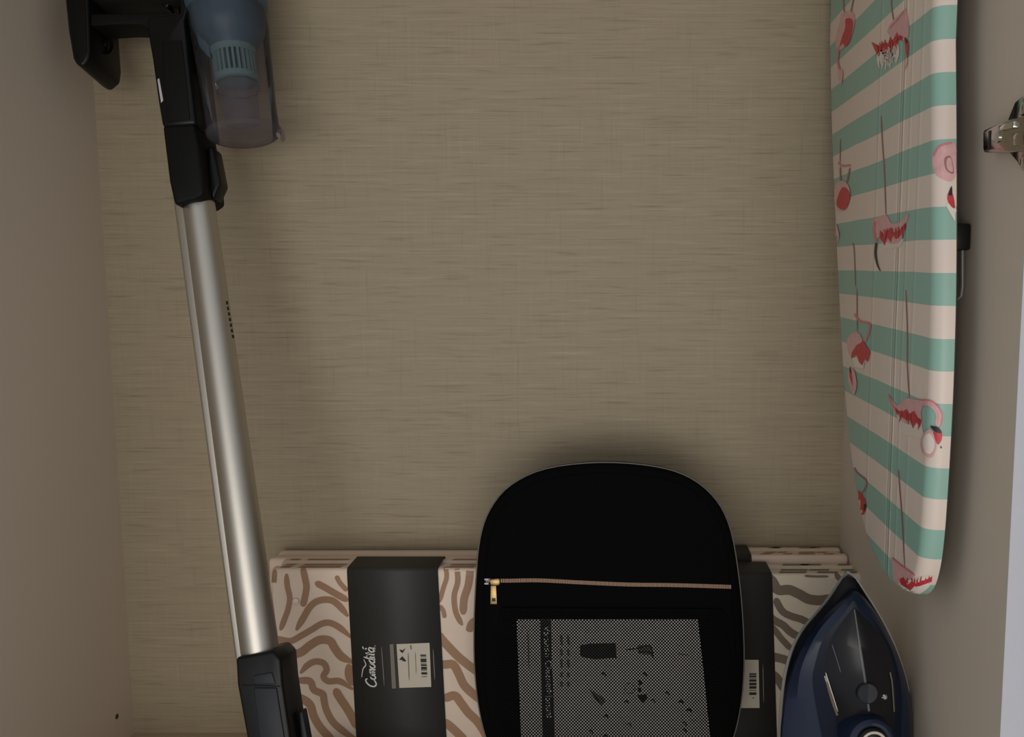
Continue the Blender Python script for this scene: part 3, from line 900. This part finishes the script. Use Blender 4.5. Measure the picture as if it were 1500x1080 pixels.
for pol in (((934, 996), (940, 998), (941, 1003), (936, 1004)), ((934, 1007), (939, 1008), (940, 1013), (935, 1014)), ((934, 1018), (947, 1017), (949, 1023), (942, 1031), (936, 1025))):
    pr.poly(pol, 'ink', 0.0003, 2)
pr.ribbon([(915, 1004), (922, 1001), (929, 1006), (929, 1013), (922, 1016), (916, 1012), (915, 1004)], 1.3, 'ink_grey', 0.0003)
pr.poly([(863, 1011), (870, 1014), (884, 1022), (887, 1028), (880, 1034), (872, 1024)], 'ink_grey', 0.0003, 3)
pr.ribbon([(864, 1010), (880, 1032)], 1.6, 'ink', 0.0004)
for u, v in ((885, 988), (945, 988), (918, 1029), (888, 1050), (922, 1062), (866, 1072), (888, 1079), (978, 1016), (957, 1027), (998, 1029), (1010, 1041), (1003, 1060), (1003, 1070)):
    pr.ribbon([(u - 4, v), (u, v - 2), (u + 3, v + 3)], 2.4, 'ink', 0.0003)
for v0, v1 in ((930, 945), (950, 962), (965, 978), (985, 992), (998, 1006)):
    pr.ribbon([(822, v0), (823, v1)], 4.0, 'ink_grey', 0.0003); pr.ribbon([(832, v0), (833, v1)], 4.0, 'ink_grey', 0.0003)
pr.ribbon([(773, 922), (775, 980)], 1.8, 'ink_grey', 0.0003)
pr.ribbon([(994, 958), (1008, 960)], 1.6, 'ink_grey', 0.0003)
pr.build('printing', manual)['kind'] = 'stuff'
def text_on(name, body, p, right, up, size, m, parent):
    cu = bpy.data.curves.new('text', 'FONT'); cu.body = body; cu.size = size; cu.align_y = 'CENTER'
    tmp = bpy.data.objects.new('text', cu); COL.objects.link(tmp)
    bpy.context.view_layer.update()
    me = bpy.data.meshes.new_from_object(tmp.evaluated_get(bpy.context.evaluated_depsgraph_get()))
    bpy.data.objects.remove(tmp); bpy.data.curves.remove(cu)
    off = origin_of(parent)
    for v in me.vertices: v.co = p + right*v.co.x + up*v.co.y - off
    me.name = name; me.materials.clear()
    return link(name, me, m, parent)
X_ = Vector((1, 0, 0))
dn = (fm.hit(806, 1060, 0) - fm.hit(800, 920, 0)).normalized(); rt = NB.cross(dn).normalized()
rt = -rt if rt.x < 0 else rt
text_on('title', 'Vacuum Cleaner', fm.hit(800.5, 917, 0.0006), dn, rt, 0.0108, M['paper'], manual)
text_on('title', 'Manual', fm.hit(803, 1011, 0.0006), dn, rt, 0.0108, M['paper'], manual)
pk = [(735, 893), (1058, 895), (1070, 960), (1070, 1040), (1052, 1090), (1020, 1128), (980, 1145), (800, 1145), (757, 1120), (730, 1080), (722, 1000), (728, 930)]
pn = [front.hit(u, v, 0.0034) for u, v in pk]
net = obj('net_pocket', pn, [tuple(range(len(pn)))], M['net'], case)
for a, b in ((0, 1),):
    tube('pocket_hem', [front.hit(pk[a][0], pk[a][1] - 1, 0.002), front.hit(pk[b][0], pk[b][1] - 1, 0.002)], 0.0022, M['bag'], case, 8)

# ------------------------------------------------------------------ steam iron standing on its heel
YI = 0.846
def half(pxs, Y, n):
    w = [atY(u, v, Y) for u, v in pxs]
    s = smooth([tuple(p) for p in w], 6)
    L = [0.0]
    for a, b in zip(s, s[1:]): L.append(L[-1] + (Vector(b) - Vector(a)).length)
    res = []
    for k in range(n):
        t = L[-1]*k/(n-1); i = 0
        while i < len(L)-2 and L[i+1] < t: i += 1
        f_ = (t - L[i])/max(1e-9, L[i+1] - L[i])
        res.append(Vector(s[i]).lerp(Vector(s[i+1]), min(1, f_)))
    return res
def heel(side, Y, pts_, k=(0.0, 0.004, 0.012)):
    """continue an outline down to the shelf behind the lower frame edge"""
    p = atY(pts_[-1][0], pts_[-1][1], Y)
    s = 1 if side < 0 else -1
    return [Vector((p.x + s*k[0], Y, 0.095)), Vector((p.x + s*k[1], Y, 0.045)), Vector((p.x + s*k[2], Y, 0.0))]
def outline(tip, left, right, Y, n=26, down=True):
    def side(lst, sd):
        h = half([tip] + lst, Y, n)
        return h + (heel(sd, Y, lst) if down else [])
    l, r = side(left, -1), side(right, 1)
    return l[::-1] + r[1:]
def grow(lst, d): return [(u + d, v) for u, v in lst]
Rl = [(1232, 845), (1216, 869), (1206, 883), (1188, 904), (1174, 921), (1162, 941), (1154, 962), (1147, 990), (1143, 1020), (1140, 1061), (1139, 1082)]
Rr = [(1254, 845), (1269, 867), (1288, 897), (1306, 930), (1322, 971), (1334, 1015), (1339, 1050), (1340, 1082)]
Nl = [(1223, 886), (1199, 911), (1176, 943), (1160, 978), (1149, 1022), (1144, 1061), (1143, 1082)]
Nr = [(1260, 869), (1278, 890), (1301, 927), (1320, 971), (1332, 1015), (1337, 1052), (1338, 1082)]
Tl = [(1230, 906), (1206, 936), (1195, 969), (1190, 997), (1195, 1034), (1204, 1080)]
Tr = [(1278, 906), (1301, 941), (1313, 973), (1320, 1006), (1321, 1040), (1320, 1080)]
Wl = [(1234, 911), (1218, 936), (1210, 969), (1207, 990), (1218, 1030), (1230, 1066), (1240, 1100)]
Wr = [(1268, 906), (1290, 930), (1305, 960), (1311, 992), (1312, 1038), (1309, 1066), (1304, 1100)]
ic = atY(1240, 1080, YI)
iron = root('steam_iron', (ic.x, YI - 0.03, 0.0), 'navy steam iron with a smoked water tank, standing on its heel', 'iron')
R0 = outline((1242, 836), Rl, Rr, YI)
R1 = outline((1242, 837), grow(Rl, 0.6), grow(Rr, -0.6), YI - 0.005)
loft('soleplate', [R0, R1], M['sole'], iron, cap0=True, cap1=True)
K0 = outline((1243, 842), grow(Rl, 4.5), grow(Rr, -3.5), YI - 0.0051)
K1 = outline((1244, 845), grow(Rl, 6.5), grow(Rr, -4.0), YI - 0.020)
N0 = outline((1248, 862), Nl, Nr, YI - 0.024)
loft('skirt', [K0, K1, N0], M['skirt'], iron, cap0=True, cap1=True)
N1 = outline((1249, 868), grow(Nl, 3), grow(Nr, -2), YI - 0.034)
N2 = outline((1249, 874), [(u*0.6 + a*0.4, v*0.6 + b*0.4) for (u, v), (a, b) in zip(Nl, Tl + Tl[-1:])], [(u*0.6 + a*0.4, v*0.6 + b*0.4) for (u, v), (a, b) in zip(Nr, Tr + Tr[-1:])], YI - 0.042)
T0 = outline((1250, 880), Tl, Tr, YI - 0.046)
loft('body', [N0, N1, N2, T0], M['navy'], iron, cap0=True, cap1=True, shade=30)
W0 = outline((1251, 890), Wl, Wr, YI - 0.0475, down=False)
T1 = outline((1250, 880), Tl, Tr, YI - 0.0462, n=26, down=False)
loft('tank_surround', [T1, W0], M['navy_dark'], iron, cap0=True, cap1=True, shade=30)
# tank with a raised ridge
YW = YI - 0.0477
WL = half([(1251, 890)] + Wl, YW, 20); WR = half([(1251, 890)] + Wr, YW, 20)
verts, faces = [], []
for i in range(20):
    a, b = WL[i], WR[i]
    t = i/19.0
    mid = a.lerp(b, 0.5)
    rp = (1251 + 22*min(1, t*1.35), 890 + 210*t)
    r_ = atY(rp[0], rp[1], YW - 0.018*math.sin(min(1, t*1.6)*math.pi/2))
    verts += [a, a.lerp(r_, 0.5) + Vector((0, -0.003*math.sin(math.pi*t), 0)), r_, b.lerp(r_, 0.5) + Vector((0, -0.003*math.sin(math.pi*t), 0)), b, Vector((mid.x, YW + 0.0005, mid.z))]
for i in range(19):
    for k in range(4):
        faces.append((6*i + k, 6*i + k + 1, 6*i + k + 7, 6*i + k + 6))
tank = obj('water_tank', verts, faces, M['tank'], iron, 30)
TS = Surface(tank)
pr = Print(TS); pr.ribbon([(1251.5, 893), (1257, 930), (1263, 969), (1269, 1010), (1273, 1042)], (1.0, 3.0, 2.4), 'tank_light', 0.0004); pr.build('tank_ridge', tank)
pr = Print(TS); pr.ribbon([(1207, 986), (1212, 1000), (1219, 1025), (1227, 1048)], (2.0, 4.0, 3.0), 'steel', 0.0006)
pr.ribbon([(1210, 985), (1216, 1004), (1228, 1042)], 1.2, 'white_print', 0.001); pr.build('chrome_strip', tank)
pr = Print(TS); pr.ribbon([(1303, 985), (1306, 1000), (1308, 1025), (1309, 1043)], (2.0, 2.0, 2.0), 'steel', 0.0006); pr.build('chrome_strip', tank)
pr = Print(TS); pr.ribbon([(1219, 944), (1226, 965), (1232, 985)], 1.2, 'tank_light', 0.0006); pr.build('tank_seam', tank)
bc = TS.hit(1270, 1015, 0.0)
def disc(name, c0, d, prof, m, parent, n=28):
    return solid(name, lambda bm: add_tube(bm, [c0 + d*h for h, r in prof], [r for h, r in prof], n), m, parent, shade=30)
dI = Vector((0.05, -1, 0.12)).normalized()
disc('spray_button', bc, dI, ((-0.006, 0.0095), (0.002, 0.0095), (0.003, 0.0085), (0.0022, 0.007)), M['charcoal'], iron)
sn = TS.hit(1295, 1021, 0.0)
disc('tank_glint', sn, dI, ((-0.004, 0.0028), (0.0015, 0.0026), (0.0025, 0.0014)), M['steel'], iron)  # small bright steel disc standing in for a sparkle of light
# handle boss with temperature dial, then the grip down to the heel
YD = YI - 0.075
hc = atY(1277, 1088, YD)
disc('handle_boss', hc, dI, ((-0.034, 0.023), (-0.004, 0.022), (0.0, 0.0205), (0.0015, 0.018), (0.001, 0.0152)), M['navy'], iron, 40)
dial = disc('temperature_dial', hc, dI, ((0.0, 0.0150), (0.0045, 0.0146), (0.006, 0.0132), (0.006, 0.0125)), M['black'], iron, 32)
disc('dial_scale', hc + dI*0.0045, dI, ((0.0, 0.0122), (0.0018, 0.0122)), M['label'], dial, 32)
disc('dial_cap', hc + dI*0.0045, dI, ((0.0, 0.0102), (0.003, 0.0098), (0.0036, 0.008)), M['black_gloss'], dial, 32)
tube('grip', smooth([tuple(hc + Vector((0, 0.02, -0.012))), tuple(hc + Vector((0, -0.010, -0.035))), (hc.x - 0.004, YD - 0.022, 0.09), (hc.x - 0.012, YD - 0.016, 0.045), (hc.x - 0.02, YD + 0.02, 0.017), (hc.x - 0.02, YI - 0.04, 0.016)], 6), 0.0155, M['navy_dark'], iron, 20)

# ------------------------------------------------------------------ cordless stick vacuum
A1 = atY(290, 292, 1.00); A0 = atY(380, 955, 0.905)
AX = (A1 - A0).normalized()
NV = AX.cross(Vector((1, 0, 0))).normalized()
if NV.y > 0: NV = -NV
SX = NV.cross(AX).normalized()
if SX.x < 0: SX = -SX
base = A0 + AX*(-A0.z/AX.z)
vac = root('stick_vacuum', (base.x, base.y, 0.0), 'black cordless stick vacuum with a silver tube and clear dust bin', 'vacuum cleaner')
def vp(u, v, lift=0.0): return onplane(u, v, A0, NV) + NV*lift
def vprism(name, px, t0, t1, m, parent=None, bev=0.003, seg=3, soft=False):
    if soft: px = smooth(px, 3, True)
    w = [onplane(u, v, A0 + NV*t1, NV) for u, v in px]
    return solid(name, lambda bm: add_prism(bm, w, [p - NV*(t0 + t1) for p in w]), m, parent or vac, bev, seg)
ra = (vp(312, 292) - vp(268, 292)).length/2
rb = (vp(407, 955) - vp(353, 955)).length/2
r_t = (ra + rb)/2
ca, cb = vp(287.8, 275), vp(385.5, 985)
tb = tube('tube', [cb, ca], [rb, ra], M['aluminium'], vac, 48)
def rail(bm):
    off = -SX*(r_t + 0.0020)
    a = [cb + off - SX*0.004 - NV*0.008, cb + off + SX*0.012 - NV*0.008, cb + off + SX*0.012 + NV*0.008, cb + off - SX*0.004 + NV*0.008]
    dn_ = (ca - cb)*0.022
    add_prism(bm, [p + dn_ for p in a], [p + (ca - cb) for p in a])
solid('tube_rail', rail, M['aluminium'], vac, 0.003, 3)
# small dark marking along the tube
pr = Print(Surface(tb))
for k in range(7):
    u0, v0 = 332 + 1.45*k, 441 + 8.2*k
    pr.ribbon([(u0, v0), (u0 + 1.1, v0 + 5.5)], 2.6, 'ink', 0.0003)
pr.build('marking', tb)
# lower joint
lowh = vprism('lower_joint', [(345, 964), (400, 954), (411, 966), (414, 1003), (426, 1085), (436, 1150), (378, 1158), (362, 1085), (347, 1003)], 0.024, 0.024, M['black'], bev=0.003)
vprism('joint_panel', [(371, 990), (398, 985), (404, 1003), (370, 1003)], 0.0, 0.0252, M['charcoal'], lowh, 0.0010)
vprism('joint_panel', [(371, 1008), (405, 1008), (417, 1085), (424, 1140), (393, 1146), (380, 1085)], 0.0, 0.0256, M['charcoal'], lowh, 0.0012)
vprism('joint_seam', [(354, 1003.5), (410, 1005), (410.3, 1006.5), (354.3, 1005)], 0.0, 0.0246, M['black_matte'], lowh, 0.0)
vprism('release_button', [(437, 1044), (443, 1042), (451, 1085), (455, 1105), (443, 1105)], 0.012, 0.002, M['charcoal'], lowh, 0.0015)
# neck and floor head below the frame
jb = vp(416, 1140)
hd = Vector((base.x + 0.01, base.y - 0.005, 0.0))
tube('neck', [jb, jb.lerp(hd + Vector((0, 0, 0.05)), 0.6), hd + Vector((0, 0, 0.03))], [0.021, 0.018, 0.016], M['black'], vac, 20)
def headb(bm):
    prof = [(-0.05, 0.004), (-0.045, 0.040), (-0.02, 0.055), (0.03, 0.058), (0.055, 0.045), (0.062, 0.02), (0.058, 0.004)]
    a = [Vector((hd.x + x, hd.y - 0.12, z)) for x, z in prof]
    add_prism(bm, a, [p + Vector((0, 0.215, 0)) for p in a])
hb_ = solid('floor_head', headb, M['black'], vac, 0.005, 3)
tube('roller', [(hd.x + 0.03, hd.y - 0.11, 0.020), (hd.x + 0.03, hd.y + 0.085, 0.020)], 0.020, M['charcoal'], hb_, 20)
# upper housings
uph = vprism('tube_socket', [(237, 183), (284, 180), (291, 215), (297, 262), (299, 284), (288, 291), (262, 298), (255, 301), (247, 265)], 0.028, 0.026, M['black_matte'], bev=0.004)
vprism('latch', [(303, 212), (313, 216), (323, 268), (312, 292), (305, 280)], 0.014, 0.008, M['black'], uph, 0.003)
mainb = vprism('main_body', [(262, -130), (290, -135), (280, 0), (270, 30), (276, 90), (287, 182), (237, 186), (231, 150), (222, 85), (217, 56), (214, 24), (262, 19)], 0.034, 0.028, M['black_gloss'], bev=0.004)
vprism('side_panel', [(236, 60), (266, 58), (272, 110), (278, 175), (246, 178), (238, 120)], 0.0, 0.0290, M['black_matte'], mainb, 0.001)
vprism('silver_strip', [(230, 116), (233, 114), (239, 147), (235.5, 151)], 0.004, 0.0285, M['silver_mark'], mainb, 0.0008)
hnd = vprism('handle_bar', [(132, 20), (264, 18), (264, 50), (222, 50), (216, 42), (206, 36), (180, 35), (132, 38)], 0.008, 0.026, M['black_matte'], bev=0.002)
fr_ = [(93, -12), (99, 45), (106, 86), (112, 95), (122, 97), (130, 84), (131, 72), (128, -12)]
bk_ = [(135, -12), (140, 45), (146, 100), (151, 128), (163, 135), (177, 124), (179, 108), (171, -12)]
fr_ = [onplane(u, v, A0 + NV*0.030, NV) for u, v in fr_]; bk_ = [onplane(u, v, A0 - NV*0.036, NV) for u, v in bk_]
bat = solid('battery', lambda bm: add_prism(bm, fr_, bk_), M['black'], vac, 0.004, 3)
vprism('battery_panel', [(97, -8), (124, -8), (127, 74), (121, 91), (114, 89), (109, 80), (103, 40)], 0.0, 0.0308, M['black_matte'], bat, 0.0006)
rc = vp(148, 60, 0.004)
dR = (SX*0.9 + NV*0.35).normalized()
xr_, yr_ = frame_for(dR)
def ringb(bm):
    n = 24
    add_tube(bm, [rc + xr_*0.016*math.cos(2*math.pi*k/n) + yr_*0.016*math.sin(2*math.pi*k/n) for k in range(n+2)], 0.002, 8, cap=False)
solid('release_ring', ringb, M['black_gloss'], bat, shade=60)
disc('release_button', rc, dR, ((-0.006, 0.009), (0.0015, 0.0086), (0.003, 0.006)), M['black_gloss'], bat, 20)
vprism('grip', [(93, -10), (150, -2), (262, -4), (300, -10), (300, -165), (190, -165), (120, -115)], 0.030, 0.026, M['grey_dark'], bev=0.004)
vprism('trigger', [(226, -20), (252, -20), (250, 2), (244, 12), (237, 8), (230, -4)], 0.008, 0.012, M['black_gloss'], bev=0.002)
vprism('trigger_guard', [(246, 1), (252, -2), (262, 4), (262, 20), (254, 17), (252, 10)], 0.006, 0.006, M['black_gloss'], bev=0.001)

# dust bin, turned about an axis parallel to the tube
B0, B1 = vp(361.5, 203, 0.006), vp(335, 10, 0.006)
BA = (B1 - B0).normalized()
LB = (B1 - B0).length
pxm = LB/194.9                                 # metres per pixel along the bin
def bz(v): return (203 - v - 12)*pxm*1.0106         # height above the bin's bottom for a photo row
def lathe(name, prof, m, parent, n=48, cap0=False, cap1=False, shade=40):
    x, y = frame_for(BA)
    rings = [[B0 + BA*h + (x*math.cos(2*math.pi*k/n) + y*math.sin(2*math.pi*k/n))*r for k in range(n)] for r, h in prof]
    return loft(name, rings, m, parent, cap0=cap0, cap1=cap1, shade=shade)
RBo = 47.5*pxm; RTo = 53*pxm
bin_ = lathe('dust_bin', [(RBo*0.90, -0.0005), (RBo*0.97, 0.001), (RBo, 0.004), (RBo*1.0, bz(150)), (RTo*0.98, bz(40)), (RTo, bz(2))], M['cup'], vac, cap0=True)
bin_['label'] = 'clear smoke-tinted dust cup'
lathe('bin_lid', [(RBo*0.05, -0.0012), (RBo*0.9, -0.0012), (RBo*1.0, 0.001), (RBo*1.035, 0.0025), (RBo*1.035, 0.006), (RBo*1.0, 0.0072)], M['cup_inner'], bin_)
lathe('filter_collar', [(RTo*0.95, bz(14)), (RTo*1.02, bz(8)), (RTo*1.04, bz(0)), (RTo*1.04, bz(-30)), (RTo*1.0, bz(-34))], M['blue'], bin_, cap0=True, cap1=True)
lathe('cyclone_cone', [(30*pxm, bz(66)), (36*pxm, bz(56)), (46*pxm, bz(42)), (49*pxm, bz(30)), (50*pxm, bz(12))], M['blue'], bin_, cap0=True)
lathe('grille_core', [(24*pxm, bz(109)), (24*pxm, bz(60))], M['slot'], bin_, cap0=True)
lathe('grille_ring', [(28*pxm, bz(74)), (30*pxm, bz(72)), (30.5*pxm, bz(60)), (28*pxm, bz(58))], M['mint_plastic'], bin_)
lathe('grille_ring', [(26*pxm, bz(114)), (29*pxm, bz(112)), (29.5*pxm, bz(105)), (27*pxm, bz(103))], M['mint_plastic'], bin_, cap0=True)
def ribs(bm):
    x, y = frame_for(BA); n = 26
    for k in range(n):
        a = 2*math.pi*k/n; d = x*math.cos(a) + y*math.sin(a); t = BA.cross(d)
        q0 = B0 + d*24*pxm
        lo = [q0 + t*s*2.0*pxm + BA*bz(106) for s in (-1, 1)] + [q0 + d*4.6*pxm + t*s*1.5*pxm + BA*bz(106) for s in (1, -1)]
        add_prism(bm, lo, [p + BA*(bz(70) - bz(106)) for p in lo])
rb_ = solid('grille_ribs', ribs, M['mint_plastic'], bin_); rb_['kind'] = 'stuff'
lathe('dust_shield', [(24*pxm, bz(172)), (25*pxm, bz(168)), (27*pxm, bz(126)), (31*pxm, bz(122)), (31*pxm, bz(119)), (27*pxm, bz(114))], M['cup_inner'], bin_, n=8, shade=20)
inl = vprism('inlet_duct', [(280, 20), (302, 18), (308, 60), (308, 86), (299, 78), (288, 64)], 0.02, 0.022, M['blue'], bin_, 0.004)
vprism('lid_tab', [(404, 184), (409, 183), (412, 198), (408, 203), (404, 199)], 0.006, 0.008, M['cup_inner'], bin_, 0.001)
lathe('motor', [(RTo*1.0, bz(-34)), (RTo*1.05, bz(-40)), (RTo*1.05, bz(-130)), (RTo*0.9, bz(-160)), (RTo*0.5, bz(-168))], M['black'], vac, cap0=True, cap1=True)
